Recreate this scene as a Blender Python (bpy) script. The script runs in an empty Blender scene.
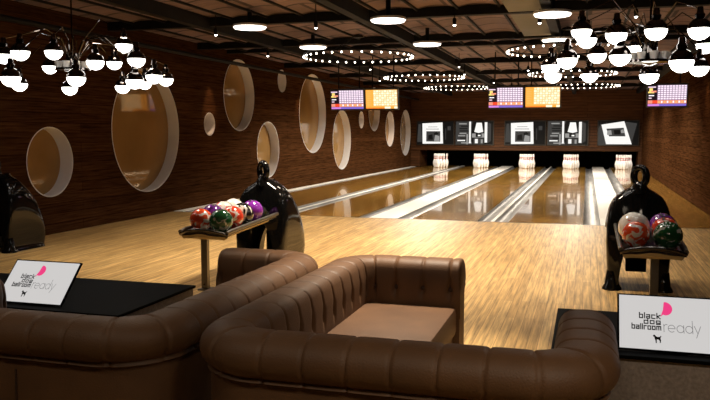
import bpy, bmesh, math, random
from mathutils import Vector, Matrix
random.seed(7)
C = bpy.context.scene.collection
SC = bpy.context.scene
PI = math.pi
V = Vector

# ------------------------------------------------------------------ helpers
class MB:
    """collects shapes, builds ONE mesh object"""
    def __init__(self): self.bm = bmesh.new(); self.mi = 0
    def _f(self, vs):
        try:
            f = self.bm.faces.new(vs); f.material_index = self.mi; return f
        except ValueError: return None
    def box(self, x0, x1, y0, y1, z0, z1, bev=0):
        b = bmesh.new()
        vs = [b.verts.new((x, y, z)) for x in (x0, x1) for y in (y0, y1) for z in (z0, z1)]
        for q in ((0,1,3,2),(4,6,7,5),(0,4,5,1),(2,3,7,6),(0,2,6,4),(1,5,7,3)): b.faces.new([vs[i] for i in q])
        if bev: bmesh.ops.bevel(b, geom=b.edges[:], offset=bev, segments=2, affect='EDGES', profile=.6)
        self.merge(b); return self
    def merge(self, b, mtx=None):
        m = {}
        for v in b.verts: m[v] = self.bm.verts.new(mtx @ v.co if mtx else v.co)
        for f in b.faces: self._f([m[v] for v in f.verts])
        b.free()
    def loft(self, rings, closed=True, cap0=True, cap1=True):
        R = [[self.bm.verts.new(p) for p in r] for r in rings]
        n = len(R[0])
        for a, b in zip(R, R[1:]):
            for i in range(n if closed else n-1):
                j = (i+1) % n
                self._f([a[i], a[j], b[j], b[i]])
        if cap0: self._f(R[0][::-1])
        if cap1: self._f(R[-1])
        return self
    def tube(self, pts, r, seg=8, closed=False):
        pts = [V(p) for p in pts]; n = len(pts); rings = []; N = None
        rr = r if isinstance(r, (list, tuple)) else [r]*n
        for i, p in enumerate(pts):
            a = pts[(i-1) % n] if (closed or i > 0) else p
            b = pts[(i+1) % n] if (closed or i < n-1) else p
            t = (b-a).normalized()
            if N is None: N = t.cross(V((0,0,1)) if abs(t.z) < .9 else V((1,0,0))).normalized()
            N = (N - t*N.dot(t)).normalized(); B = t.cross(N)
            rings.append([p+(N*math.cos(k*2*PI/seg)+B*math.sin(k*2*PI/seg))*rr[i] for k in range(seg)])
        if closed: rings.append(rings[0]); self.loft(rings, True, False, False)
        else: self.loft(rings)
        return self
    def lathe(self, prof, c=(0,0,0), seg=20, mtx=None):
        rings = []
        for r, z in prof:
            ring = []
            for k in range(seg):
                p = V((r*math.cos(2*PI*k/seg), r*math.sin(2*PI*k/seg), z))
                if mtx: p = mtx @ p
                ring.append(p+V(c))
            rings.append(ring)
        self.loft(rings); return self
    def sphere(self, c, r, u=16, v=10, z0=-1, z1=1):
        a0, a1 = math.asin(z0), math.asin(z1)
        prof = []
        for i in range(v+1):
            a = a0+(a1-a0)*i/v
            prof.append((max(r*math.cos(a), 1e-4), r*math.sin(a)))
        return self.lathe(prof, c, u)
    def poly(self, pts): self._f([self.bm.verts.new(p) for p in pts]); return self
    def prism(self, pts, d):
        """pts: closed loop of 3D points, extruded along d"""
        d = V(d); return self.loft([[V(p) for p in pts], [V(p)+d for p in pts]])
    def build(self, name, mats, parent=None, smooth=False, angle=40):
        bmesh.ops.remove_doubles(self.bm, verts=self.bm.verts[:], dist=1e-6)
        bmesh.ops.recalc_face_normals(self.bm, faces=self.bm.faces[:])
        me = bpy.data.meshes.new(name); self.bm.to_mesh(me); self.bm.free()
        if not isinstance(mats, (list, tuple)): mats = [mats]
        for m in mats: me.materials.append(m)
        if smooth:
            me.polygons.foreach_set('use_smooth', [True]*len(me.polygons))
            me.set_sharp_from_angle(angle=math.radians(angle))
        o = bpy.data.objects.new(name, me); C.objects.link(o)
        if parent: o.parent = parent; o.matrix_parent_inverse = pinv(parent)
        return o

def pinv(p):
    m = Matrix.Identity(4); q = p
    while q: m = q.matrix_basis.copy() @ q.matrix_parent_inverse.copy().inverted().inverted() @ m if False else (q.matrix_parent_inverse @ q.matrix_basis @ m); q = q.parent
    return m.inverted()
def tag(o, label, cat, group=None, kind=None):
    o['label'] = label; o['category'] = cat
    if group: o['group'] = group
    if kind: o['kind'] = kind
    return o
def thing(name, label, cat, loc, group=None):
    o = bpy.data.objects.new(name, None); o.empty_display_size = .1; C.objects.link(o); o.location = loc
    return tag(o, label, cat, group)
def struct(o, label=None, cat=None):
    o['kind'] = 'structure'
    if label: o['label'] = label; o['category'] = cat
    return o
def copy_tree(o, dloc, parent=None):
    c = o.copy(); C.objects.link(c)
    if parent: c.parent = parent
    else: c.location = o.location + V(dloc)
    for ch in list(o.children): copy_tree(ch, dloc, c)
    return c

# ---------------------------------------------------------------- materials
def mat(name, col, rough=.5, metal=0, emit=None, estr=0, coat=0, spec=.5):
    m = bpy.data.materials.new(name); m.use_nodes = True
    b = m.node_tree.nodes['Principled BSDF']
    b.inputs['Base Color'].default_value = (*col, 1); b.inputs['Roughness'].default_value = rough
    b.inputs['Metallic'].default_value = metal; b.inputs['Coat Weight'].default_value = coat
    b.inputs['Specular IOR Level'].default_value = spec
    if emit: b.inputs['Emission Color'].default_value = (*emit, 1); b.inputs['Emission Strength'].default_value = estr
    return m
def nodes(m): return m.node_tree.nodes, m.node_tree.links, m.node_tree.nodes['Principled BSDF']
def ramp(N, stops):
    r = N.new('ShaderNodeValToRGB'); e = r.color_ramp.elements
    e[0].position, e[0].color = stops[0][0], (*stops[0][1], 1)
    e[1].position, e[1].color = stops[-1][0], (*stops[-1][1], 1)
    for p, c in stops[1:-1]:
        k = e.new(p); k.color = (*c, 1)
    return r
def noise_col(m, stops, scale=(1,1,1), nscale=5, detail=6, bump=0, dist=0):
    N, L, b = nodes(m)
    tc = N.new('ShaderNodeTexCoord'); mp = N.new('ShaderNodeMapping'); mp.inputs['Scale'].default_value = scale
    n = N.new('ShaderNodeTexNoise'); n.inputs['Scale'].default_value = nscale; n.inputs['Detail'].default_value = detail
    n.inputs['Distortion'].default_value = dist
    r = ramp(N, stops)
    L.new(tc.outputs['Object'], mp.inputs['Vector']); L.new(mp.outputs[0], n.inputs['Vector'])
    L.new(n.outputs['Fac'], r.inputs[0]); L.new(r.outputs[0], b.inputs['Base Color'])
    if bump:
        bp = N.new('ShaderNodeBump'); bp.inputs['Strength'].default_value = bump; bp.inputs['Distance'].default_value = .01
        L.new(n.outputs['Fac'], bp.inputs['Height']); L.new(bp.outputs[0], b.inputs['Normal'])
    return m
def planks(name, axes, c1, c2, cgap, w, ln, rough, grain=.5, gap=.004, coat=0, bump=.15, spec=.5):
    """boards running along axes[0], stacked along axes[1]"""
    m = mat(name, c1, rough, coat=coat, spec=spec); N, L, b = nodes(m)
    g = N.new('ShaderNodeNewGeometry'); s = N.new('ShaderNodeSeparateXYZ'); L.new(g.outputs['Position'], s.inputs[0])
    cb = N.new('ShaderNodeCombineXYZ'); L.new(s.outputs[axes[0]], cb.inputs[0]); L.new(s.outputs[axes[1]], cb.inputs[1])
    br = N.new('ShaderNodeTexBrick'); br.offset = .37
    br.inputs['Scale'].default_value = 1; br.inputs['Brick Width'].default_value = ln; br.inputs['Row Height'].default_value = w
    br.inputs['Mortar Size'].default_value = gap; br.inputs['Bias'].default_value = 0
    br.inputs['Color1'].default_value = (*c1, 1); br.inputs['Color2'].default_value = (*c2, 1); br.inputs['Mortar'].default_value = (*cgap, 1)
    L.new(cb.outputs[0], br.inputs['Vector'])
    mp = N.new('ShaderNodeMapping'); mp.inputs['Scale'].default_value = (1.2, 26, 1)
    L.new(cb.outputs[0], mp.inputs['Vector'])
    n = N.new('ShaderNodeTexNoise'); n.inputs['Scale'].default_value = 1.6; n.inputs['Detail'].default_value = 8; n.inputs['Roughness'].default_value = .65
    L.new(mp.outputs[0], n.inputs['Vector'])
    r = ramp(N, [(.3, (1-grain,)*3), (.7, (1+grain*.4,)*3)]); L.new(n.outputs['Fac'], r.inputs[0])
    mx = N.new('ShaderNodeMix'); mx.data_type = 'RGBA'; mx.blend_type = 'MULTIPLY'; mx.inputs[0].default_value = 1
    L.new(br.outputs['Color'], mx.inputs[6]); L.new(r.outputs[0], mx.inputs[7]); L.new(mx.outputs[2], b.inputs['Base Color'])
    if bump:
        bp = N.new('ShaderNodeBump'); bp.inputs['Strength'].default_value = bump; bp.inputs['Distance'].default_value = .004
        L.new(n.outputs['Fac'], bp.inputs['Height']); L.new(bp.outputs[0], b.inputs['Normal'])
    return m

M = {}
M['floor'] = planks('approach_boards', (1,0), (.66,.43,.175), (.49,.30,.108), (.24,.14,.055), .065, 1.5, .5, .7, .0018, bump=.05, spec=.22)
M['lane'] = planks('lane_boards', (1,0), (.74,.41,.088), (.52,.27,.048), (.12,.05,.012), .05, 3.0, .13, .55, .0015, bump=0, coat=.7)
M['wall'] = planks('wall_boards', (1,2), (.080,.034,.014), (.052,.022,.009), (.014,.006,.003), .13, 5.5, .75, .78, .003, bump=.1, spec=.0)
M['backwall'] = planks('mask_boards', (0,2), (.13,.054,.021), (.09,.036,.014), (.02,.008,.003), .11, 5.5, .5, .65, .005, bump=.3, spec=.15)
M['ceil'] = planks('ceiling_bricks', (0,1), (.27,.18,.175), (.18,.12,.115), (.05,.032,.03), .6, 1.7, .8, .55, .03, bump=.3)
M['plaster'] = noise_col(mat('duct_plaster', (.2,.2,.18), .8), [(.3,(.16,.16,.14)),(.7,(.22,.22,.195))], nscale=2)
M['beam'] = noise_col(mat('beam_steel', (.006,.005,.0045), .7, spec=.15), [(.3,(.004,.0035,.003)),(.7,(.009,.008,.007))], nscale=4)
M['pit'] = mat('pit_black', (.002,.002,.002), .9, spec=.1)
M['black'] = noise_col(mat('gloss_black', (.004,.004,.004), .05, spec=.4), [(.3,(.003,.003,.003)),(.7,(.006,.006,.006))], nscale=2)
M['tabletop'] = mat('table_black', (.0015,.0015,.0016), .6, spec=.03)
M['tableside'] = noise_col(mat('table_panel', (.2,.165,.14), .6), [(.3,(.15,.12,.10)),(.7,(.25,.205,.175))], nscale=60, bump=.25)
M['chrome'] = mat('chrome_dark', (.10,.09,.085), .06, 1)
M['steel'] = noise_col(mat('brushed_steel', (.2,.185,.17), .36, 1), [(.3,(.16,.15,.135)),(.7,(.25,.235,.215))], (1,30,1), 8)
M['gutter'] = noise_col(mat('gutter_grey', (.26,.26,.27), .42, .15, spec=.3), [(.3,(.14,.14,.145)),(.7,(.36,.36,.37))], (6,.35,1), 3)
M['strip'] = mat('white_capping', (.88,.87,.85), .5, spec=.05)
M['trimdark'] = mat('joint_dark', (.03,.025,.02), .4)
M['lining'] = noise_col(mat('niche_lining', (.74,.75,.80), .6), [(.3,(.70,.71,.76)),(.7,(.78,.79,.84))], nscale=3)
M['mirror'] = noise_col(mat('bronze_glass', (.31,.18,.065), .05, .2, spec=.4), [(.3,(.27,.155,.052)),(.7,(.35,.21,.08))], nscale=1.2)
M['globe'] = mat('globe_glass', (.9,.9,.88), .3, emit=(1,.95,.88), estr=7)
M['bulb'] = mat('bulb_glass', (.9,.9,.85), .3, emit=(1,.90,.76), estr=7)
M['disc'] = mat('disc_diffuser', (.9,.9,.88), .4, emit=(1,.95,.87), estr=3.2)
M['spotlens'] = mat('spot_lens', (.9,.9,.88), .3, emit=(1,.95,.88), estr=9)
M['cup'] = mat('cup_white', (.62,.6,.57), .4)
M['pin'] = mat('pin_white', (.86,.83,.78), .2, coat=.4)
M['red'] = mat('pin_red', (.55,.03,.03), .3)
M['cream'] = mat('tray_cream', (.55,.42,.20), .45)
M['traymetal'] = mat('tray_metal', (.12,.105,.095), .22, .9)
M['hole'] = mat('finger_hole', (.004,.004,.004), .6)

def leather(name, lo, hi):
    m = mat(name, lo, .58, spec=.35); N, L, b = nodes(m)
    tc = N.new('ShaderNodeTexCoord')
    n = N.new('ShaderNodeTexNoise'); n.inputs['Scale'].default_value = 5; n.inputs['Detail'].default_value = 5
    v = N.new('ShaderNodeTexVoronoi'); v.inputs['Scale'].default_value = 95; v.feature = 'DISTANCE_TO_EDGE'
    L.new(tc.outputs['Object'], n.inputs['Vector']); L.new(tc.outputs['Object'], v.inputs['Vector'])
    r = ramp(N, [(.3, lo), (.7, hi)]); L.new(n.outputs['Fac'], r.inputs[0]); L.new(r.outputs[0], b.inputs['Base Color'])
    bp = N.new('ShaderNodeBump'); bp.inputs['Strength'].default_value = .4; bp.inputs['Distance'].default_value = .003
    L.new(v.outputs['Distance'], bp.inputs['Height']); L.new(bp.outputs[0], b.inputs['Normal'])
    return m
M['leather'] = leather('brown_leather', (.078,.037,.016), (.112,.054,.023))
M['leatherdark'] = leather('seam_leather', (.03,.015,.009), (.045,.022,.012))

def emis(name, col, s):
    return mat(name, (.006,.006,.006), .3, emit=col, estr=s, spec=.12)

# --------------------------------------------------------------- camera
cam = bpy.data.cameras.new('camera'); co = bpy.data.objects.new('camera', cam); C.objects.link(co)
cam.sensor_width = 36; cam.lens = 36*770/710; cam.clip_end = 200
f = 770.
dv = V(((587-355)/f, 67/f, 1)).normalized(); uv = V((0, 1, -67/f)).normalized(); rv = uv.cross(dv)
# rows: world axes in camera coordinates (x right, y up, z forward)
rows = Matrix((rv, dv, uv))
R = Matrix((rows.col[0], rows.col[1], -rows.col[2])).transposed()
co.matrix_world = Matrix.Translation((0, 0, 1.3)) @ R.to_4x4()
SC.camera = co
vs = SC.view_settings; vs.view_transform = 'Standard'; vs.look = 'None'; vs.gamma = 1; vs.exposure = 0
w = bpy.data.worlds.new('world'); SC.world = w; w.use_nodes = True
w.node_tree.nodes['Background'].inputs[0].default_value = (.9,.7,.55,1); w.node_tree.nodes['Background'].inputs[1].default_value = .012

# --------------------------------------------------------------- the room
XL, XR, YF, YM, YB = -6.57, 1.90, 11.35, 29.45, 31.2
ZC = 2.85
struct(MB().box(XL-.3, XR+.3, -1.5, YF, -.1, 0).build('floor', M['floor']))
struct(MB().box(XL-.3, XR+.3, YF, YB+.2, -.2, -.1).build('floor_under_lanes', M['pit']))
struct(MB().box(XR, XR+.2, -1.5, YB+.2, -.1, ZC+.1).build('wall_right', M['wall']))
struct(MB().box(XL-.2, XR+.2, YB, YB+.2, -.1, ZC+.1).build('wall_back', M['pit']))
struct(MB().box(XL-.2, XR+.2, -1.7, -1.5, -.1, ZC+.1).build('wall_front', M['wall']))
# mask wall over the pin decks
mk = MB().box(XL, XR, YM, YM+.25, .68, ZC)
struct(mk.build('wall_mask', M['backwall']))
struct(MB().box(XL, XR, YM-.06, YM+.05, .64, .735, .01).build('trim_1', M['backwall']))
struct(MB().box(XL, -6.2, YM, YM+1.4, .006, .64).build('wall_pillar_left', M['backwall']))
struct(MB().box(1.78, XR, YM, YM+1.4, .006, .64).build('wall_pillar_right', M['backwall']))

# left wall with round holes
NICHES = [(8.33,.93,.45,'round wall niche low on the left wall nearest the camera, beside the black ball return'),
 (10.63,1.34,.96,'largest round wall niche, behind the left chandelier'),
 (12.70,1.46,.21,'small round wall niche alone between the largest niche and a tall one'),
 (13.98,2.04,.70,'high round wall niche mirroring a score monitor, second large one from the camera'),
 (15.39,.94,.605,'low round wall niche directly behind the left ball return'),
 (16.20,2.46,.25,'small round wall niche close under the ceiling'),
 (18.25,1.78,.98,'large round wall niche just left of the left score monitors'),
 (20.63,1.11,.83,'low round wall niche beneath the leftmost score monitor'),
 (22.56,1.70,.26,'small round wall niche beneath the gap of the left score monitors'),
 (24.05,2.06,.70,'round wall niche partly hidden behind the orange left score monitor'),
 (26.12,1.44,.61,'mid height round wall niche second from the back wall'),
 (28.55,1.31,.86,'large round wall niche farthest back, beside the first lane picture')]
wl = MB().box(XL-.2, XL, -1.5, YB+.2, -.1, ZC+.1).build('wall_left', M['wall'])
cut = MB()
MX = Matrix.Rotation(PI/2, 4, 'Y')
for y, z, r, _ in NICHES: cut.lathe([(r, -.5), (r, .5)], (XL, y, z), 64, MX)
cu = cut.build('cutter', M['wall'])
bo = wl.modifiers.new('b', 'BOOLEAN'); bo.object = cu; bo.operation = 'DIFFERENCE'; bo.solver = 'EXACT'
bpy.context.view_layer.update()
me = bpy.data.meshes.new_from_object(wl.evaluated_get(bpy.context.evaluated_depsgraph_get()))
wl.modifiers.clear(); wl.data = me
bpy.data.objects.remove(cu)
struct(wl)
for y, z, r, lab in NICHES:
    t = thing('round_niche', lab, 'wall niche', (XL-.1, y, z), 'round niches in the left wall')
    ro, ri = r-.002, r-.012
    MB().lathe([(ro,-.2),(ro,.003),(ri,.003),(ri,-.2)], (XL, y, z), 64, MX).build('lining', M['lining'], t, True)
    MB().lathe([(ri-.001,-.2),(ri-.001,-.192)], (XL, y, z), 64, MX).build('bronze_mirror', M['mirror'], t)

# ceiling: shallow brick arches along the room
rings = []
n = 8; span = (XR+.1-(XL-.1))/17
for k in range(17):
    for i in range(n):
        x = XL-.1+span*(k+i/n); a = i/n*2-1
        rings.append((x, ZC-.005+.034*(1-a*a)))
rings.append((XR+.1, ZC-.005))
cm = MB()
cm.loft([[(x, -1.6, z) for x, z in rings], [(x, YB+.1, z) for x, z in rings]], closed=False, cap0=False, cap1=False)
ce = cm.build('ceiling', M['ceil'], smooth=True, angle=30); struct(ce)
struct(MB().box(XL-.2, XR+.2, -1.7, YB+.2, ZC+.1, ZC+.2).build('ceiling_slab', M['pit']))
tn = 2
for x in (-5.02, -2.76, -.47, 1.72):
    struct(MB().box(x-.06, x+.06, -1.5, YM, ZC-.14, ZC+.02).build(f'trim_{tn}', M['beam'])); tn += 1
for y, h in ((3.3,.09),(6.3,.09),(9.7,.10),(12.35,.09),(13.5,.05),(16.4,.09),(19.6,.09),(22.8,.09),(26,.09)):
    struct(MB().box(XL, XR, y-.06, y+.06, ZC-h, ZC+.02).build(f'trim_{tn}', M['beam'])); tn += 1
for k in range(1, 17):
    x = XL-.1+span*k
    struct(MB().box(x-.014, x+.014, -1.5, YM, ZC-.028, ZC+.02).build(f'trim_{tn}', M['beam'])); tn += 1
# pipe along the left wall, grey duct panel
tag(MB().tube([(-6.28, 2, 2.585), (-6.28, YM, 2.585)], .035, 10).build('ceiling_pipe', M['beam'], smooth=True),
    'long dark pipe running under the ceiling along the left wall', 'pipe')
tag(MB().box(-.95, -.54, 7.5, 12.08, ZC-.09, ZC+.01, .01).build('ceiling_panel', M['plaster']),
    'grey plaster ceiling panel beside the right hand beam', 'ceiling panel')

# --------------------------------------------------------------- lanes
ZL = -.002
def flat(x0, x1, name, m, label, cat, z=ZL, y0=YF, y1=YM+1.5, group=None):
    o = MB().box(x0, x1, y0, y1, -.1, z).build(name, m); return tag(o, label, cat, group, None)
LANES = [(-6.23,-4.90,'leftmost bowling lane, beside the round niche wall'), (-4.50,-3.36,'second bowling lane from the left, right of the narrow divider'),
         (-2.52,-1.53,'middle bowling lane between the wide white strip and the grey gutters'), (-1.07,-.02,'bowling lane left of the bright vertical white strip'),
         (.86,1.89,'rightmost bowling lane, beside the right wood wall')]
for a, b, l in LANES: flat(a, b, 'bowling_lane', M['lane'], 'glossy amber '+l, 'bowling lane', group='five bowling lanes')
def gutter(a, b, label):
    mb = MB(); c = (a+b)/2; h = (b-a)/2; sec = []
    for i in range(13):
        t = PI*i/12; sec.append((c-h*math.cos(t), -.075*math.sin(t)**.7 if 0 < i < 12 else 0))
    pts = [(x, YF, z+ZL) for x, z in sec]+[(b, YF, -.1), (a, YF, -.1)]
    mb.prism(pts, (0, YM+1.4-YF, 0))
    tag(mb.build('gutter', M['gutter'], smooth=True), label, 'gutter', 'lane gutters')
def strip(a, b, label, m='strip'): 
    o = MB().box(a, b, YF, YM+1.4, -.1, .004).build('capping_strip', M[m]); tag(o, label, 'capping strip', 'strips between the lanes')
strip(-6.56,-6.38,'white strip along the foot of the left wood wall'); gutter(-6.38,-6.23,'grey gutter between left wall strip and leftmost lane')
gutter(-4.90,-4.735,'grey gutter at the right edge of the leftmost lane'); strip(-4.735,-4.665,'narrow white divider between the first two lanes from left'); gutter(-4.665,-4.50,'grey gutter at the left edge of the second lane from left')
gutter(-3.36,-3.18,'grey gutter left of the wide white strip at centre left'); strip(-3.18,-2.74,'wide white strip between second lane and middle lane'); gutter(-2.74,-2.52,'grey gutter right of the wide white strip at centre left')
gutter(-1.53,-1.325,'grey gutter at the right edge of the middle lane'); strip(-1.325,-1.275,'narrow pale divider between the middle lane and its right neighbour'); gutter(-1.275,-1.07,'grey gutter right of the narrow pale divider near the middle')
gutter(-.02,.215,'grey gutter left of the bright vertical white strip'); strip(.215,.625,'bright vertical white strip leading up behind the right ball return'); gutter(.625,.86,'grey gutter left of the rightmost lane')
# dark cross joints on the wide strips
for st_ in [o for o in list(C.objects) if o.name.startswith('capping_strip') and o.dimensions.x > .3 or o.name.startswith('capping_strip') and (max(v.co.x for v in o.data.vertices)-min(v.co.x for v in o.data.vertices)) > .3]:
    xs = [v.co.x for v in st_.data.vertices]
    for y in (16.8, 22.8, 28.4): MB().box(min(xs), max(xs), y-.03, y+.03, .0035, .0055).build('joint', M['trimdark'], st_)
struct(MB().box(XL, XR, YF-.03, YF, -.1, .0015).build('trim_60', M['trimdark']))

# pins
def pin_prof(s): return [(r*s*.88, z*s) for r, z in ((.0255,0),(.036,.02),(.048,.06),(.058,.105),(.0605,.12),(.056,.15),(.045,.19),(.030,.225),(.0235,.25),(.0235,.265),(.0285,.295),(.0323,.33),(.030,.36),(.020,.376),(.002,.381))]
PS = 1.38
def make_pin():
    mb = MB(); mb.lathe(pin_prof(PS), (0,0,0), 14)
    for f_ in mb.bm.faces:
        z = f_.calc_center_median().z/PS
        f_.material_index = 0
    o = mb.build('bowling_pin', M['pin'], smooth=True, angle=80)
    st = []
    for z in (.236, .278):
        r = .0262 if z < .25 else .0272
        q = MB(); q.lathe([(r*PS*.88+.001,z*PS),(r*PS*.88+.001,(z+.014)*PS)], (0,0,0), 14); st.append(q.build('neck_stripe', M['red'], o))
    return o
pin0 = make_pin(); used = False
PIN_L = ['leftmost lane','second lane from the left','middle lane','lane left of the bright strip','rightmost lane']
for li, x in enumerate((-5.36,-3.82,-2.12,-.535,1.29)):
    for row in range(4):
        for k in range(row+1):
            px, py = x+(k-row/2)*.155, 28.85+row*.16
            if not used: p = pin0; p.location = (px, py, ZL); used = True
            else: p = copy_tree(pin0, (0,0,0)); p.location = (px, py, ZL)
            tag(p, 'white bowling pin with red neck stripes on the '+PIN_L[li], 'bowling pin', 'pins on the '+PIN_L[li])

# --------------------------------------------------------------- lane pictures (screens on the mask wall)
W_ = emis('picture_white', (1,.98,.94), 1.0); G_ = emis('picture_grey', (.8,.78,.75), .06); D_ = emis('picture_dark', (.6,.6,.6), .008); G2 = emis('picture_mid', (.9,.88,.84), .36)
PM = [D_, G_, G2, W_]
def picture(x0, x1, z0, z1, kind, label):
    t = thing('lane_picture', label, 'picture', ((x0+x1)/2, YM, z0), 'monochrome pictures over the pin decks')
    MB().box(x0, x1, YM-.07, YM-.001, z0, z1, .008).build('frame', M['trimdark'], t)
    e = .035; X0, X1, Z0, Z1 = x0+e, x1-e, z0+e, z1-e; W, H = X1-X0, Z1-Z0
    mb = MB(); lay = [0]
    def q(pts, mi):
        mb.mi = mi; lay[0] += 1
        mb.poly([(X0+a*W, YM-.0705-.0006*lay[0], Z0+b*H) for a, b in pts])
    def rc(a0, b0, a1, b1, mi): q([(a0,b0),(a1,b0),(a1,b1),(a0,b1)], mi)
    rc(0,0,1,1,0)
    rng = random.Random(kind)
    if kind == 1:     # sheet of paper with a dark photo on it
        q([(.0,.1),(.14,.1),(.10,.9),(.03,.9)], 1)
        q([(.15,.02),(.72,.03),(.70,.97),(.14,.93)], 3)
        q([(.25,.12),(.64,.12),(.64,.58),(.25,.58)], 1)
        q([(.30,.2),(.44,.2),(.42,.45),(.31,.4)], 0); q([(.47,.14),(.62,.14),(.62,.36),(.5,.42)], 2); q([(.48,.4),(.6,.45),(.55,.55),(.46,.5)], 0)
        rc(.24,.66,.60,.69,2); rc(.30,.76,.56,.785,2)
        rc(.84,.62,.93,.8,1); rc(.78,.2,.8,.7,1)
    elif kind == 2:   # white machinery and print
        rc(.0,.0,.45,1,1)
        for i in range(9):
            z = .04+i*.105; a = rng.random()*.12; rc(.03+a,z,.20+a+rng.random()*.12,z+.05,rng.choice((2,3,0,2)))
        rc(.36,.05,.41,1,3); rc(.29,.0,.33,.45,2); rc(.42,.1,.45,.9,0)
        q([(.50,.55),(.56,.95),(.70,.95),(.74,.55),(.62,.5)], 3); rc(.44,.3,.86,.48,2); rc(.54,.32,.70,.5,0); rc(.6,.36,.67,.42,3)
        rc(.78,.08,.85,.97,3); q([(.85,.05),(.95,.15),(.95,.9),(.85,.97)], 1); rc(.48,.02,.76,.26,1); rc(.52,.05,.6,.24,3); rc(.68,.05,.73,.22,2)
    else:             # tilted white frame round a dark photo
        q([(.0,.0),(.2,.0),(.06,.9),(.0,.7)], 1); q([(.64,.97),(.96,.90),(.84,.12),(.8,.1)], 1)
        q([(.20,.03),(.84,.03),(.64,.99),(.07,.85)], 3)
        q([(.27,.36),(.68,.36),(.63,.72),(.20,.68)], 1); q([(.40,.44),(.56,.44),(.54,.64),(.38,.62)], 0); q([(.22,.42),(.34,.42),(.32,.62),(.22,.6)], 2); q([(.57,.5),(.66,.5),(.62,.66),(.56,.62)], 2)
    for f_ in mb.bm.faces: f_.normal_update()
    o = mb.build('screen', PM, t)
Z0, Z1 = .835, 1.765
picture(-6.33,-4.86,Z0,Z1,1,'monochrome picture of a white sheet, leftmost above the pins')
picture(-4.83,-3.36,Z0,Z1,2,'monochrome picture of white machinery, second above the pins from left')
picture(-2.97,-1.45,Z0,Z1,1,'monochrome picture of a white sheet at the middle of the mask wall')
picture(-1.42,.06,Z0,Z1,2,'monochrome picture of white machinery, second from right above the pins')
picture(.36,1.80,Z0,Z1,3,'monochrome picture of a tilted white frame, rightmost above the pins')

# --------------------------------------------------------------- score monitors
SM = {k: emis('score_'+k, c, s) for k, c, s in (('pink',(.92,.68,.84),1.05),('white',(1,.95,.98),1.15),('violet',(.42,.26,.50),.5),('dark',(.10,.05,.08),.15),('yellow',(1,.75,.2),1.1),
      ('red',(1,.08,.03),1.0),('coral',(1,.33,.22),1.0),('blue',(.28,.18,.75),.9),('magenta',(.8,.3,.9),.9),('orange',(1,.42,.06),1.15),('amber',(1,.50,.14),1.1),('cream',(1,.76,.42),1.15),('pale',(1,.90,.64),1.3),('hot',(1,.25,.03),1.0))}
SK = list(SM); SML = [SM[k] for k in SK]
def monitor(x0, x1, style, label):
    z0, z1, y = 1.785, 2.16, 15.0
    t = thing('score_monitor', label, 'monitor', ((x0+x1)/2, y, z0), 'score monitors over the lanes')
    tilt = Matrix.Translation((0, y, z0)) @ Matrix.Rotation(math.radians(7), 4, 'X') @ Matrix.Translation((0, -y, -z0))
    def part(mb, name, m):
        for v in mb.bm.verts: v.co = tilt @ v.co
        return mb.build(name, m, t)
    part(MB().box(x0-.02, x1+.02, y+.004, y+.07, z0-.03, z1+.03, .008), 'housing', M['trimdark'])
    part(MB().box((x0+x1)/2-.2, (x0+x1)/2+.2, y+.07, y+.12, z0+.05, z1-.05, .01), 'rear_cover', M['beam'])
    mb = MB(); W, H = x1-x0, z1-z0; n = [0]; rng = random.Random(3)
    def rc(a0, b0, a1, b1, k):
        mb.mi = SK.index(k); n[0] += 1; yy = y+.003-.00002*n[0]
        mb.poly([(x0+a0*W, yy, z0+b0*H), (x0+a1*W, yy, z0+b0*H), (x0+a1*W, yy, z0+b1*H), (x0+a0*W, yy, z0+b1*H)])
    if style == 'grid':
        rc(0,0,1,1,'violet')
        rc(0,.10,.24,1,'dark')
        for r in range(7):
            b0 = .30+r*.10
            for c in range(10):
                a0 = .25+c*.075
                rc(a0+.005, b0+.008, a0+.068, b0+.09, 'pink' if (r+c) % 3 else 'magenta' if False else 'pink')
                for k in range(2):
                    u = a0+.012+.028*k; rc(u, b0+.02+.02*rng.random(), u+.018, b0+.075, 'white')
        rc(.0,.62,.16,.70,'yellow'); rc(.03,.70,.12,.86,'yellow'); rc(.08,.66,.22,.74,'coral'); rc(0,.88,.2,.94,'pink'); rc(.02,.48,.16,.53,'white'); rc(.02,.36,.1,.41,'pink')
        rc(0,.12,.14,.28,'coral'); rc(.12,.12,.25,.28,'red'); rc(.25,.12,1,.28,'coral')
        for c in range(10): rc(.27+c*.075,.15,.31+c*.075,.25,'white' if c % 2 else 'amber')
        rc(0,0,.3,.10,'magenta'); rc(.3,0,1,.10,'blue')
    else:
        rc(0,0,1,1,'amber'); rc(0,.12,.24,1,'orange')
        for r in range(7):
            b0 = .16+r*.118
            rc(.03, b0+.02, .18, b0+.05, 'amber'); rc(.03, b0+.07, .14, b0+.085, 'amber')
            for c in range(9):
                a0 = .245+c*.083
                rc(a0+.004, b0+.006, a0+.078, b0+.108, 'cream' if (c*7+r*3) % 5 > 1 else 'pale')
                rc(a0+.022, b0+.03, a0+.05, b0+.075, 'pale')
        rc(0,0,.6,.11,'hot'); rc(0,.06,.6,.12,'orange'); rc(.6,0,.78,.11,'pale'); rc(.78,0,.9,.11,'orange'); rc(.9,0,1,.11,'pale')
    part(mb, 'screen', SML)
    for s in (-.22, .22):
        MB().tube([((x0+x1)/2+s, y+.10, z1-.1), ((x0+x1)/2+s, y+.10, ZC)], .012, 8).build('hanger_rod', M['beam'], t, True)
monitor(-5.00,-4.32,'grid','score monitor with pinkish score grid, leftmost, by the niche wall')
monitor(-4.27,-3.62,'table','orange and cream score monitor near the niche wall')
monitor(-1.82,-1.18,'grid','score monitor with pinkish score grid at the centre, left of an orange one')
monitor(-1.13,-.50,'table','orange and cream score monitor over the central lanes')
monitor(1.04,1.69,'grid','score monitor with pinkish score grid beside the right wall')

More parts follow.
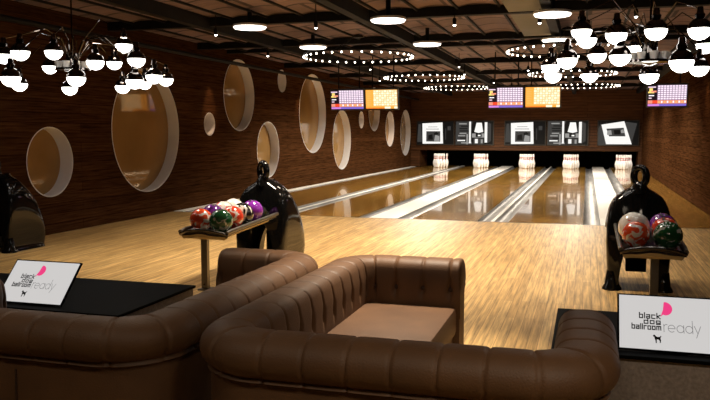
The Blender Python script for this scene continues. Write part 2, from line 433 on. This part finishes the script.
# --------------------------------------------------------------- lamps
def area(name, loc, size, power, col=(1,.80,.56), rot=(0,0,0), sy=None, spread=PI):
    l = bpy.data.lights.new(name, 'AREA'); l.shape = 'DISK' if sy is None else 'RECTANGLE'; l.size = size
    if sy: l.size_y = sy
    l.energy = power; l.color = col; l.spread = spread
    o = bpy.data.objects.new(name, l); C.objects.link(o); o.location = loc; o.rotation_euler = rot; return o
def spot(name, loc, target, power, ang=60, blend=.6, col=(1,.78,.52), rad=.05):
    l = bpy.data.lights.new(name, 'SPOT'); l.energy = power; l.spot_size = math.radians(ang); l.spot_blend = blend; l.color = col; l.shadow_soft_size = rad
    o = bpy.data.objects.new(name, l); C.objects.link(o); o.location = loc
    o.rotation_euler = (V(target)-V(loc)).to_track_quat('-Z', 'Y').to_euler(); return o
DISCS = [(-4.47,9.87,'left disc in the nearer row of round ceiling lights'),(-2.49,9.78,'middle disc in the nearer row of round ceiling lights'),(-.44,9.87,'right disc in the nearer row, by the right beam'),
         (-4.48,12.45,'left disc in the farther row of round ceiling lights'),(-2.54,12.57,'middle disc in the farther row of round ceiling lights'),(-.49,12.6,'right disc in the farther row, behind the globe chandelier')]
for x, y, lab in DISCS:
    z = 2.64; x2 = x = x*.924; y = y*.924
    t = thing('ceiling_light', 'glowing white '+lab, 'ceiling light', (x2, y, z), 'round disc ceiling lights')
    MB().lathe([(.18,.03),(.212,.025),(.217,.0),(.205,-.002),(.205,.012),(.01,.012)][::-1], (x2, y, z), 40).build('rim', M['cup'], t, True)
    MB().lathe([(.208,-.004),(.195,-.022),(.01,-.03)], (x2, y, z), 40).build('diffuser', M['disc'], t, True)
    MB().tube([(x2, y, z+.02), (x2, y, ZC+.04)], .03, 10).build('stem', M['beam'], t, True)

def ring_lamp(x, y, label):
    z, r = 2.5, .87
    t = thing('ring_chandelier', label, 'chandelier', (x, y, z), 'hoop chandeliers of small bulbs')
    P_ = [(x+r*math.cos(a*2*PI/64), y+r*math.sin(a*2*PI/64), z+.035) for a in range(64)]
    MB().tube(P_, .012, 6, True).build('hoop', M['beam'], t, True)
    for k in range(3):
        a = k*2*PI/3+.4
        MB().tube([(x+r*math.cos(a), y+r*math.sin(a), z+.04), (x+.05*math.cos(a), y+.05*math.sin(a), ZC)], .005, 6).build('suspension_wire', M['beam'], t)
    MB().lathe([(.08,0),(.08,.03),(.01,.05)], (x, y, ZC-.04), 16).build('canopy', M['beam'], t)
    b0 = None
    for k in range(36):
        a = k*2*PI/36
        if b0 is None:
            b0 = MB().sphere((0,0,0), .015, 10, 6).build('bulb', M['bulb'], t, True); o = b0
        else:
            o = b0.copy(); C.objects.link(o); o.parent = t
        o.matrix_parent_inverse = Matrix.Identity(4); o.location = (r*math.cos(a), r*math.sin(a), 0)
RINGS = [(-3.52,11.9,'hoop chandelier of small bulbs on the left, nearest of its row'),(-3.45,16.75,'hoop chandelier of small bulbs on the left, second of its row'),(-3.36,20.7,'hoop chandelier of small bulbs on the left, farthest of its row'),
         (-.31,11.9,'hoop chandelier of small bulbs on the right, nearest of its row'),(-.32,16.5,'hoop chandelier of small bulbs on the right, second of its row'),(-.1,20.9,'hoop chandelier of small bulbs on the right, farthest of its row')]
for x, y, l in RINGS: ring_lamp(x, y, l)

# globe chandeliers
GL = [(-4.63,5.53,1.99),(-4.90,5.65,1.98),(-4.59,5.91,2.03),(-4.48,5.23,1.75),(-5.55,6.60,1.80),(-5.45,6.95,2.00),(-4.17,5.65,1.77),(-5.10,6.80,1.765),(-4.23,6.01,1.94),(-4.21,6.43,2.13),(-4.70,7.0,2.03),(-3.88,6.12,1.96),(-3.89,6.10,1.77),(-4.72,7.6,1.86),(-4.74,7.20,1.795),(-3.93,6.49,1.84),(-4.28,7.30,1.87)]
GR = [(-.06,6.29,2.09),(-.02,6.6,2.06),(-.16,6.24,1.87),(-.31,6.82,1.87),(-.31,7.3,1.83),(.07,7.21,1.99),(.01,7.5,1.84),(.19,6.09,2.03),(.22,6.08,1.87),(.45,5.92,2.03),(.73,5.88,2.02),(.58,5.49,1.77),(.48,6.85,1.78),(.87,6.95,1.84),(.92,7.0,2.03),(.42,7.5,2.08)]
def globe_lamp(hub, globes, label):
    h = V(hub)
    t = thing('globe_chandelier', label, 'chandelier', hub)
    MB().lathe([(.03,.10),(.06,.08),(.06,-.05),(.16,-.055),(.165,-.075),(.06,-.085),(.02,-.10)][::-1], hub, 24).build('hub', M['chrome'], t, True)
    MB().tube([h+V((0,0,.08)), (h.x, h.y, ZC)], .008, 8).build('rod', M['chrome'], t, True)
    for k in range(9):
        a = k*2*PI/9
        c = h+V((.135*math.cos(a), .135*math.sin(a), -.05))
        MB().lathe([(.024,-.012),(.036,.055),(.030,.055),(.02,-.005)], c, 12).build('cup', M['cup'], t, True)
    for g in globes:
        g = V(g); r = .079
        d = V((g.x-h.x, g.y-h.y, 0)); top = g+V((0,0,r+.06))
        el = h+d*.55+V((0,0,max(.20, g.z-h.z+.24)))
        arm = MB().tube([h+d.normalized()*.05+V((0,0,.02)), h+d*.2+V((0,0,.2)), el, top], .0045, 6).build('arm', M['chrome'], t)
        sh = MB().sphere(g, r, 20, 8, 0, .97).lathe([(.030,.075),(.034,.10),(.024,.112),(.02,.15),(.008,.155)], g, 14).build('chrome_shell', M['chrome'], t, True)
        MB().sphere(g, r*.985, 20, 8, -1, 0).build('glass_bowl', M['globe'], t, True)
globe_lamp((-4.72,6.35,1.97), GL, 'chrome globe chandelier hanging before the niche wall, upper left')
globe_lamp((.46,6.60,1.93), GR, 'chrome globe chandelier hanging at the upper right, before the score monitors')

# small beam spots
for x, y, z in [(-1.60,9.6,2.63),(-2.45,15.3,2.6),(-2.65,17.3,2.6),(-2.25,19.5,2.55),(-1.9,20.4,2.5),(-2.6,22.5,2.52),(-1.15,15.8,2.54),(-.57,9.5,2.6),(-4.35,15.6,2.62),(-4.6,17.3,2.5),(-4.75,9.4,2.6),(-5.2,12.2,2.6),(-3.2,9.0,2.58),(.5,9.45,2.62),(-.85,21,2.5)]:
    t = thing('spotlight', 'tiny white spotlight hanging from the dark ceiling beams', 'spotlight', (x, y, z), 'small spotlights under the ceiling')
    MB().lathe([(.020,.0),(.026,.06),(.018,.085),(.006,.09)], (x, y, z), 12).build('can', M['beam'], t, True)
    MB().tube([(x,y,z+.08),(x,y,ZC+.03)], .006, 6).build('stem', M['beam'], t)
    MB().sphere((x,y,z), .019, 12, 6, -1, 0).build('lens', M['spotlens'], t, True)

# --------------------------------------------------------------- ball returns (black arched hoods)
def ball_return(cx, y0, label):
    t = thing('ball_return', label, 'ball return', (cx, y0+.38, 0), 'black ball return hoods')
    D = .74
    # outer half width by height
    def outer(z):
        k = [(0,.25),(.05,.236),(.2,.246),(.40,.258),(.55,.254),(.64,.243),(.72,.217),(.774,.176),(.815,.118),(.84,.075),(.86,.054)]
        for (za, wa), (zb, wb) in zip(k, k[1:]):
            if z <= zb: q = (z-za)/(zb-za); q = q*q*(3-2*q) if za < .6 else q; return wa+(wb-wa)*q
        return .04
    zs = [0,.02,.05,.12,.2,.3,.4,.48,.55,.61,.66,.70,.74,.775,.80,.82,.84,.86]
    def inner(z, H=.46, w0=.155, w1=.115):
        return (w0+(w1-w0)*z/H)*max(0, 1-(z/H)**3.2)**.5
    # sections along depth: (y, width scale, height scale)
    secs = [(0,.90,.93),(.012,.955,.965),(.04,.99,.99),(.10,1.0,1),(.20,1.01,1),(.30,1.02,.96),(.39,1.03,.87),(.47,1.03,.74),(.53,1.02,.58),(.565,.99,.44),(.58,.95,.36)]
    mb = MB(); rings = []
    for dy, sc, zc in secs:
        r = [(cx-outer(z)*sc, y0+dy+(.06*(z/.86)**2 if dy < .3 else 0)+ .0, z*zc) for z in zs]
        r += [(cx+outer(z)*sc, y0+dy+(.06*(z/.86)**2 if dy < .3 else 0), z*zc) for z in zs[::-1]]
        rings.append(r)
    ni = 14
    iz = [.46*math.sin(PI/2*i/ni) for i in range(ni+1)]
    def iring(y, s, lean=True):
        a = [(cx-inner(z)*s, y+(.06*(z/.86)**2 if lean else 0), z) for z in iz]
        return a+[(cx+inner(z)*s, y+(.06*(z/.86)**2 if lean else 0), z) for z in iz[::-1][1:]]
    B = mb.bm
    R = [[B.verts.new(p) for p in r] for r in rings]
    nn = len(R[0])
    for a, b in zip(R, R[1:]):
        for i in range(nn-1): mb._f([a[i], a[i+1], b[i+1], b[i]])
    I0 = [B.verts.new(p) for p in iring(y0-.004, 1.06)]; I1 = [B.verts.new(p) for p in iring(y0+.012, 1.0)]; I2 = [B.verts.new(p) for p in iring(y0+.44, 1.0, False)]
    for a, b in ((I0, I1), (I1, I2)):
        for i in range(len(a)-1): mb._f([a[i], a[i+1], b[i+1], b[i]])
    # front face between the outer front ring and the arch: zip the two open curves
    A, Bq = R[0], I0; i = j = 0
    def par(L): 
        s = [0]
        for p, q in zip(L, L[1:]): s.append(s[-1]+(p.co-q.co).length)
        return [x/s[-1] for x in s]
    pa, pb = par(A), par(Bq)
    while i < len(A)-1 or j < len(Bq)-1:
        if j == len(Bq)-1 or (i < len(A)-1 and pa[i+1] <= pb[j+1]): mb._f([A[i], A[i+1], Bq[j]]); i += 1
        else: mb._f([A[i], Bq[j+1], Bq[j]]); j += 1
    mb.build('hood_shell', M['black'], t, True, 60)
    # flared front feet
    for s in (-1, 1):
        c = cx+s*.195
        rg = []
        for z, a, b in ((0,.080,.085),(.018,.078,.083),(.045,.060,.060),(.16,.046,.046)):
            rg.append([(c+s*.005+a*math.cos(k*PI/8), y0+.045+b*math.sin(k*PI/8), z) for k in range(16)])
        MB().loft(rg).build('foot', M['black'], t, True)
    # loop on top: thick upright ring on a short neck
    MB().lathe([(.075,-.05),(.062,.0),(.050,.03),(.034,.05)], (cx, y0+.12, .85), 18).build('neck', M['black'], t, True)
    ang = math.radians(-30)
    L_ = [(cx+.054*math.cos(a)*math.cos(ang), y0+.12+.054*math.cos(a)*math.sin(ang), .94+.074*math.sin(a)) for a in [k*2*PI/32 for k in range(32)]]
    MB().tube(L_, .030, 12, True).build('loop', M['black'], t, True)
    # ball lift inside the arch
    MB().box(cx-.08, cx+.09, y0+.36, y0+.44, .10, .34, .01).build('lift_box', M['pit'], t)
    return t
ball_return(.43, 6.66, 'black glossy ball return hood on the right approach, in front of the white strip')
ball_return(-2.95, 6.66, 'black glossy ball return hood at centre left, behind the rack of eight balls')
ball_return(-6.21, 6.85, 'black glossy ball return hood cut by the left picture edge')

# ball racks
def ball_rack(cx, label, po):
    yf, yr, zt, hw = 5.52, 6.655, .485, .212
    t = thing('ball_rack', label, 'ball rack', (cx, yf+.2, 0), 'ball racks')
    nx, ny = 24, 20
    def grid(off, ins=0):
        out = []
        for j in range(ny+1):
            v = j/ny; y = yf+(yr-yf-.0)*v**1.6
            row = []
            for i in range(nx+1):
                u = (i/nx*2-1)
                x = cx+u*(hw-ins)
                fr = math.exp(-(y-yf)/.07)
                yy = y+.07*u*u*fr+.0
                z = zt+off+.045*(y-yf)/1.13+.045*fr*(1-u*u)-.015*fr - .014*(1-abs(u))**1 + .010*(math.cos(2*PI*u)*.5)
                row.append((x, yy, z))
            out.append(row)
        return out
    g1, g0 = grid(0), grid(-.016)
    mb = MB(); mb.loft([a+b[::-1] for a, b in zip(g1, g0)]); mb.build('tray', M['traymetal'], t, True, 50)
    ga, gb = grid(-.0165, .012), grid(-.040, .03)
    mb = MB(); mb.loft([a+b[::-1] for a, b in zip(ga[0:-2], gb[0:-2])]); mb.build('tray_underside', M['cream'], t, True, 50)
    for s in (-1, 1):
        MB().tube([(cx+s*(hw-.002), yf+.06, zt+.012), (cx+s*hw, yf+.12, zt+.02), (cx+s*hw, yr-.02, zt+.065)], .016, 10).build('side_rail', M['steel'], t, True)
    lip = [(cx+u*hw, yf+.07*u*u-.004, zt+.045*(1-u*u)-.015+.008) for u in [k/12-1 for k in range(25)]]
    MB().tube(lip, .013, 8).build('front_lip', M['traymetal'], t, True)
    ap = [(cx+u*(hw-.02), yf+.07*u*u+.004, zt+.045*(1-u*u)-.018) for u in [k/12-1 for k in range(25)]]
    MB().loft([[(x,y,z),(x,y+.012,z),(x,y+.05,zt-.036-.0*z),(x,y+.03,zt-.040)] for x,y,z in ap]).build('front_apron', M['cream'], t, True, 50)
    px = cx+po
    MB().box(px-.028, px+.028, 5.68, 5.725, .015, zt-.02, .004).build('post', M['steel'], t)
    MB().box(px-.05, px+.05, 5.65, 5.755, .0, .015, .003).build('foot_plate', M['steel'], t)
    MB().lathe([(.008,0),(.008,.006)], (px, 5.678, .05), 10, Matrix.Rotation(PI/2, 4, 'X')).build('screw', M['chrome'], t)
    return t
ball_rack(-2.96, 'grey metal ball rack carrying eight balls, left of the sofas', -.05)
ball_rack(.455, 'grey metal ball rack carrying five balls behind the right screen', .02)

def ball_mat(name, c1, c2, thr, sc=11, c3=None):
    m = mat(name, c1, .08, coat=.7); N, L, b = nodes(m)
    tc = N.new('ShaderNodeTexCoord'); n = N.new('ShaderNodeTexNoise'); n.inputs['Scale'].default_value = sc; n.inputs['Detail'].default_value = 3; n.inputs['Distortion'].default_value = 1.6
    st = [(thr-.02, c1), (thr+.02, c2)]
    if c3: st = [(thr-.32, c3), (thr-.29, c1), (thr-.02, c1), (thr+.02, c2)]
    r = ramp(N, st)
    L.new(tc.outputs['Object'], n.inputs['Vector']); L.new(n.outputs['Fac'], r.inputs[0]); L.new(r.outputs[0], b.inputs['Base Color'])
    return m
WH = (.80,.77,.72)
BM = {'orange': ball_mat('ball_orange', (.72,.075,.02), WH, .555), 'green': ball_mat('ball_green', (.012,.09,.03), (.62,.62,.56), .57), 'red': ball_mat('ball_red', (.74,.06,.025), WH, .54),
      'black': ball_mat('ball_black', (.008,.008,.008), WH, .52, 7), 'purple': ball_mat('ball_purple', (.26,.03,.42), (.75,.6,.8), .68), 'whitered': ball_mat('ball_white_red', WH, (.72,.06,.04), .56),
      'whiteyellow': ball_mat('ball_white_yellow', WH, (.80,.75,.05), .58, 6), 'whiteblue': ball_mat('ball_white_marbled', WH, (.65,.05,.06), .635, 9, (.10,.06,.4)), 'violet': ball_mat('ball_dark_purple', (.16,.025,.27), (.05,.01,.09), .55)}
BALLS = [(-3.08,5.75,'orange','orange red ball with white swirls, nearest on the left rack at its left'),(-2.83,5.69,'green','dark green ball with white marbling, nearest on the left rack at its right'),
 (-2.83,5.895,'red','red ball with white swirls behind the green ball on the left rack'),(-2.83,6.10,'black','black ball with white patches on the left rack'),
 (-2.83,6.305,'purple','bright purple ball at the hood end of the left rack'),(-3.08,5.955,'violet','dark purple ball mostly hidden behind the orange ball, left rack'),
 (-3.08,6.16,'whitered','white ball with red swirls in the back row of the left rack'),(-3.08,6.365,'whiteyellow','white ball with a yellow patch, far end of the left rack'),
 (.33,5.995,'whiteblue','white ball with red and blue marbling at the back of the right rack'),(.345,5.78,'orange','orange red ball at the front of the right rack'),
 (.56,5.76,'green','dark green ball at the front of the right rack'),(.555,5.97,'red','red and white ball between green and purple balls, right rack'),(.55,6.18,'violet','purple ball at the back of the right rack')]
for x, y, k, lab in BALLS:
    r = .113 if k == 'whiteblue' else .095 if lab.startswith('orange') else .099; rg = random.Random(int(x*1000+y*77))
    b = MB().sphere((0,0,0), r, 28, 18).build('bowling_ball', BM[k], None, True, 180)
    cxr = -2.96 if x < -1 else .455
    u = (1 if x > cxr else -1)*.5; x = cxr+u*.212
    b.location = (x, y, .485+.045*(y-5.52)/1.13-.014*(1-abs(u))+.005*math.cos(2*PI*u)+r+.002)
    b.rotation_euler = (rg.uniform(-.6,.6), rg.uniform(-.5,.5), rg.uniform(0,6.28))
    tag(b, lab, 'bowling ball', 'balls on the left rack' if x < -1 else 'balls on the right rack')
    for ax, ay in ((.16,0),(-.16,.02),(0,-.34)):
        dd = V((ax, ay, 1)).normalized(); q = dd.to_track_quat('Z', 'Y').to_matrix().to_4x4()
        h = MB().lathe([(.0125,-.004),(.0125,.0008),(.003,.0012)], dd*(r-.0004), 12, q).build('finger_hole', M['hole'])
        h.parent = b; h.matrix_parent_inverse = Matrix.Identity(4)

# --------------------------------------------------------------- sofas
def round_path(pts, rad, step=.0055):
    pts = [V((*p, 0)) for p in pts]; out = []
    segs = []
    prev = pts[0]
    for i in range(1, len(pts)-1):
        a, b, c = pts[i-1], pts[i], pts[i+1]
        d0, d1 = (b-a).normalized(), (c-b).normalized()
        p0, p1 = b-d0*rad, b+d1*rad
        segs.append(('l', prev, p0)); segs.append(('a', p0, p1, b-d0*rad+d1*rad, d0, d1)); prev = p1
    segs.append(('l', prev, pts[-1]))
    for s in segs:
        if s[0] == 'l':
            n = max(2, int((s[2]-s[1]).length/step))
            for k in range(n): out.append((s[1].lerp(s[2], k/n), (s[2]-s[1]).normalized()))
        else:
            n = int(rad*1.57/step); c = s[3]; d0, d1 = s[4], s[5]
            for k in range(n):
                a = k/n*PI/2
                out.append((c-d1*rad*math.cos(a)+d0*rad*math.sin(a), d0*math.cos(a)+d1*math.sin(a)))
    out.append((pts[-1], (pts[-1]-segs[-1][1]).normalized()))
    return out
def sweep(path, profile, sign, ends=True):
    """profile(s, total) -> list of (u outward, z)"""
    rings = []; s = 0; tot = sum((b[0]-a[0]).length for a, b in zip(path, path[1:])); last = path[0][0]
    for p, t in path:
        s += (p-last).length; last = p
        out = V((t.y, -t.x, 0))*sign
        rings.append([p+out*u+V((0,0,z)) for u, z in profile(s, tot)])
    return MB().loft(rings)
def sofa(pts, sign, name_label, seats, ends, seam=.152, off=.06):
    cx = sum(p[0] for p in pts)/len(pts)
    t = thing('chesterfield_sofa', name_label, 'sofa', (cx, sum(p[1] for p in pts)/len(pts), 0), 'brown leather booth sofas')
    path = round_path(pts, .19)
    def groove(s):
        d = (s-off) % seam; d = min(d, seam-d); return math.exp(-(d/.0065)**2)
    def dimple(s, z):
        d = (s-off) % seam; d = min(d, seam-d); return math.exp(-(d/.015)**2-((z-.445)/.026)**2)
    def puff(s):
        d = ((s-off) % seam)/seam; return math.sin(PI*d)**.5
    ZR, AR, BR = .520, .103, .083
    base = [(.045,.430),(.075,.443)]
    for a in range(-50, 91, 10): base.append((AR*math.cos(math.radians(a)), ZR+BR*math.sin(math.radians(a))))
    for a in range(105, 166, 15): base.append((-.112*abs(math.cos(math.radians(a)))**.62, ZR+BR*math.sin(math.radians(a))**.75))
    base += [(-.118,.50),(-.121,.475),(-.122,.445),(-.123,.41),(-.123,.37),(-.12,.33),(-.115,.29),(-.04,.29)]
    def cover(s, T):
        e0, e1 = s/ends[0], (T-s)/ends[1]; e = min(e0, e1, 1); k = max(.0, 1-(1-e)**2)**.5; k = .55+.45*k if e1 > e0 else .12+.88*k
        if ends[0] == e0 and False: pass
        pr = []
        for u, z in base:
            up = 1 if z > .44 else 0
            g = 1-(.075*groove(s)-.016*puff(s))*up*(1 if u > -.115 else max(0, (z-.44)/.06))
            uu, zz = u*g, ZR+(z-ZR)*(g if z > ZR else 1)
            if u < -.1: uu += dimple(s, z)*.035
            if z > ZR-.06 or e1 < e0: uu = uu*(.5+.5*k if e1 > e0 else k); zz = ZR-.06+(zz-ZR+.06)*k if z > ZR-.06 else zz
            pr.append((uu, zz))
        return pr
    sweep(path, cover, sign).build('back_rest', M['leather'], t, True, 60)
    inner = path[1:-12]
    def panel(s, T):
        return [(.062,.03),(.066,.2),(.064,.40),(.055,.46),(-.06,.46),(-.105,.34),(-.105,.03)]
    sweep(inner, panel, sign).build('back_panel', M['leather'], t, True, 40)
    cv = path[int(len(path)*.64)]
    oo = V((cv[1].y, -cv[1].x, 0))*sign
    MB().tube([cv[0]+oo*.0655+V((0,0,.04)), cv[0]+oo*.0675+V((0,0,.2)), cv[0]+oo*.0655+V((0,0,.40))], .004, 6).build('panel_seam', M['leatherdark'], t)
    # buttons along the inner face
    s = 0; last = inner[0][0]; nxt = off % seam
    while nxt < .06: nxt += seam
    for p, d in path[:-18]:
        s += (p-last).length; last = p
        if s >= nxt:
            nxt += seam
            out = V((d.y, -d.x, 0))*sign
            c = p-out*.094+V((0,0,.445))
            MB().sphere(c, .014, 12, 8).build('button', M['leatherdark'], t, True)
    for x0, x1, y0, y1 in seats:
        MB().box(x0, x1, y0, y1, .20, .355, .03).build('seat_cushion', M['leather'], t, True, 50)
        MB().box(x0+.01, x1-.02, y0+.01, y1-.01, .02, .20, .01).build('seat_base', M['leather'], t)
    return t
sofa([(-.637,4.23),(-1.28,4.23),(-1.28,2.45),(.022,2.45),(.022,3.27)], 1, 'brown leather tufted corner sofa in the centre foreground, open towards the right',
     [(-1.18,-.655,2.56,4.12),(-.65,-.10,2.56,3.16)], (.015,.15))
sofa([(-2.10,4.23),(-1.55,4.23),(-1.55,2.45),(-2.89,2.45),(-2.89,3.22)], -1, 'brown leather tufted corner sofa at the lower left, back to back with the other',
     [(-2.10,-1.66,2.56,4.12),(-2.74,-2.11,2.56,3.10)], (.015,.15), off=.02)

# --------------------------------------------------------------- tables and tilted screens
def table(x0, x1, label):
    t = thing('low_table', label, 'table', ((x0+x1)/2, 3.73, 0), 'low black topped tables')
    MB().box(x0, x1, 3.32, 4.14, .364, .38, .004).build('table_top', M['tabletop'], t)
    MB().box(x0+.012, x1-.012, 3.335, 4.125, 0, .364, .003).build('table_body', M['tableside'], t)
table(-.125, 1.55, 'low black topped table at the right, under the right hand screen')
table(-3.75, -2.25, 'low black topped table at the left, under the left hand screen')

SCW = emis('screen_white', (1,.97,.95), .62); SCK = emis('screen_black', (.01,.01,.01), 0); SCG = emis('screen_grey', (.35,.34,.34), .45); SCP = emis('screen_pink', (1,.06,.26), .85)
GLY = {'b':(3,[[(0,6),(0,0),(3,0),(3,4),(0,4)]]),'l':(0,[[(0,0),(0,6)]]),'a':(3,[[(0,4),(3,4),(3,0),(0,0),(0,2),(3,2)]]),'c':(3,[[(3,4),(0,4),(0,0),(3,0)]]),
       'k':(3,[[(0,0),(0,6)],[(3,4),(0,2)],[(.6,2.3),(3,0)]]),'d':(3,[[(3,6),(3,0),(0,0),(0,4),(3,4)]]),'o':(3,[[(0,0),(3,0),(3,4),(0,4),(0,0)]]),
       'g':(3,[[(3,1.2),(0,1.2),(0,4),(3,4),(3,-.5),(0,-.5)]]),'r':(2.4,[[(0,0),(0,4),(2.4,4)]]),'m':(4.4,[[(0,0),(0,4),(4.4,4),(4.4,0)],[(2.2,4),(2.2,0)]])}
def arc(cx, cy, r, a0, a1, n=14, sx=1): return [(cx+r*sx*math.cos(math.radians(a0+(a1-a0)*k/n)), cy+r*math.sin(math.radians(a0+(a1-a0)*k/n))) for k in range(n+1)]
RDY = {'r':(1.3,[[(0,0),(0,3)],arc(1.1,1.9,1.1,180,75,8)]),'e':(2.8,[[(0.05,1.5),(2.75,1.5)]+arc(1.4,1.5,1.4,0,310,22)]),'a':(2.8,[arc(1.4,1.5,1.4,0,360,24),[(2.8,3),(2.8,0)]]),
       'd':(2.8,[arc(1.4,1.5,1.4,0,360,24),[(2.8,5),(2.8,0)]]),'y':(2.4,[[(0,3),(1.25,.1)],[(2.5,3),(.6,-1.6)]])}
def tilted_screen(x0, label):
    t = thing('tilted_screen', label, 'screen', (x0+.205, 3.49, .38), 'tilted scoring screens on the tables')
    W = .41
    o = V((x0, 3.395, .3935)); vx = V((1,0,0)); vy = V((0,.178,.19)); L = vy.length; vy.normalize(); nn = vx.cross(vy); nn = -nn if nn.y > 0 else nn
    # wedge body
    p0 = o-vy*.004; p1 = o+vy*(L+.008)
    bx0, bx1 = x0-.008, x0+W+.008
    prof = [p0+nn*-.001, p1+nn*-.001, p1+nn*-.011, p0+nn*-.011]
    MB().prism([(bx0, p.y, p.z) for p in prof], (bx1-bx0, 0, 0)).build('housing', M['tabletop'], t)
    b0_, b1_ = o+vy*L*.12+nn*-.0105, o+vy*L*.5+nn*-.0105
    MB().prism([(x0+.14, p.y, p.z) for p in (b0_, b1_, V((0,b1_.y+.05,.3825)), V((0,b0_.y+.02,.3825)))], (.13, 0, 0)).build('stand', M['tabletop'], t)
    def S(u, v, k=0): return o+vx*u*W+vy*v*L+nn*(.0012+.0005*k)
    sc = MB().prism([S(0,0), S(1,0), S(1,1), S(0,1)], nn*-.004).build('screen', SCW, t)
    # pixel layout of the picture on the screen (548 x 300 units)
    def U(px, py, k): return S((px-56)/586, 1-(py-42)/302, k)
    def stroke(mb, pts, w, k):
        for (ax, ay), (bx, by) in zip(pts, pts[1:]):
            d = V((bx-ax, by-ay, 0)); l = d.length
            if l < 1e-6: continue
            d /= l; n_ = V((-d.y, d.x, 0))*w/2; e = d*w/2
            q = [V((ax,ay,0))-e-n_, V((bx,by,0))+e-n_, V((bx,by,0))+e+n_, V((ax,ay,0))-e+n_]
            mb.poly([U(p.x, p.y, k) for p in q])
    mb = MB()
    for word, xr, ybase, ux, uy in (('black', 294, 171, 6.1, 4.9), ('dog', 293, 201.5, 7.2, 4.3), ('ballroom', 295, 234, 5.15, 4.7)):
        gap = 1.9; wd = sum(GLY[c][0]+gap for c in word)-gap; x = xr-wd*ux
        for c in word:
            g = GLY[c]
            for pl in g[1]: stroke(mb, [(x+a*ux, ybase-b*uy) for a, b in pl], 6.2, 1)
            x += (g[0]+gap)*ux
    mb.build('wordmark', SCK, sc)
    mb = MB(); x = 313; uu = 13.9
    for c in 'ready':
        g = RDY[c]
        for pl in g[1]: stroke(mb, [(x+a*uu, 243-b*uu) for a, b in pl], 3.2, 1)
        x += (g[0]+.75 if c != 'r' else g[0]+.45)*uu
    mb.build('ready_wording', SCG, sc)
    pk = [(296,160),(312,118),(318,74)]+[(322+44*math.cos(math.radians(a)), 111-39*math.sin(math.radians(a))) for a in range(84, -91, -12)]+[(311,146)]
    mb = MB().poly([U(a, b, 1) for a, b in pk]); em = mb.build('pink_emblem', SCP, sc)
    dg = [(249,267),(256,262),(262,265),(267,272),(277,274),(286,273),(294,266),(297,269),(291,280),(294,292),(291,306),(286,306),(286,295),(280,288),(270,288),(269,296),(269,308),(263,308),(262,293),(258,283),(256,274),(250,273)]
    MB().poly([U(a, b, 1) for a, b in dg]).build('dog_emblem', SCK, sc)
tilted_screen(.155, 'tilted white screen reading ready on the right table')
tilted_screen(-3.06, 'tilted white screen reading ready on the left table, cut at its corner by the sofa')

# --------------------------------------------------------------- light
WM = (1,.84,.64)
for x, y, p in [(-4.13,9.12,370),(-2.30,9.03,480),(-.55,9.12,370)]: spot('disc_and_fill_light', (x, y, 2.6), (x, y, 0), p, 118, .9, WM, .2)
for x, y in [(-4.14,11.5),(-2.35,11.6),(-.45,11.64)]: spot('disc_and_fill_light', (x, y, 2.6), (x, y, 0), 240, 120, .9, WM, .2)
for x, y, p in [(-4.3,6.6,230),(-2.4,6.7,420),(-1.0,6.7,360)]: spot('disc_and_fill_light', (x, y, 2.6), (x, y, 0), p, 100, 1, WM, .2)
for x, y, p, a in [(-2.6,4.2,80,90),(-1.0,4.62,680,58)]: spot('disc_and_fill_light', (x, y, 2.6), (x, y-.65, 0), p, a, 1, WM, .12)
for x, y, p in [(-2.4,1.2,42),(-.4,1.2,38),(1.0,1.0,130)]: spot('disc_and_fill_light', (x, y, 2.6), (x, y+.8, 0), p, 120, 1, WM, .2)  # front fill without any disc lamp, added to brighten near sofas and table front
for x, y, p in [(-3.5,16.7,500),(-.3,16.5,380),(-3.4,20.7,500),(-.1,20.9,360),(-3.4,25.5,480),(-.2,25.5,340)]: spot('hoop_and_fill_light', (x, y, 2.4), (x, y, 0), p, 164, .3, (1,.88,.70), .3)  # farthest pair hangs under no hoop: added fill for far lanes and walls
for x in (-5.36,-3.82,-2.12,-.535,1.29): spot('pin_spot', (x, 25.0, 2.7), (x, 29.1, .2), 800, 14, .5, (1,.95,.88), .05)
for y in (12.7,17.2,23.0,26.5):
    spot('wall_washer', (XL+.28, y, 2.55), (XL, y, 1.1), 45, 50, .9, (1,.62,.35), .03)
for y in (14,17,21,25):
    spot('wall_washer', (XR-.28, y, 2.55), (XR, y, 1.1), 40, 50, .9, (1,.62,.35), .03)
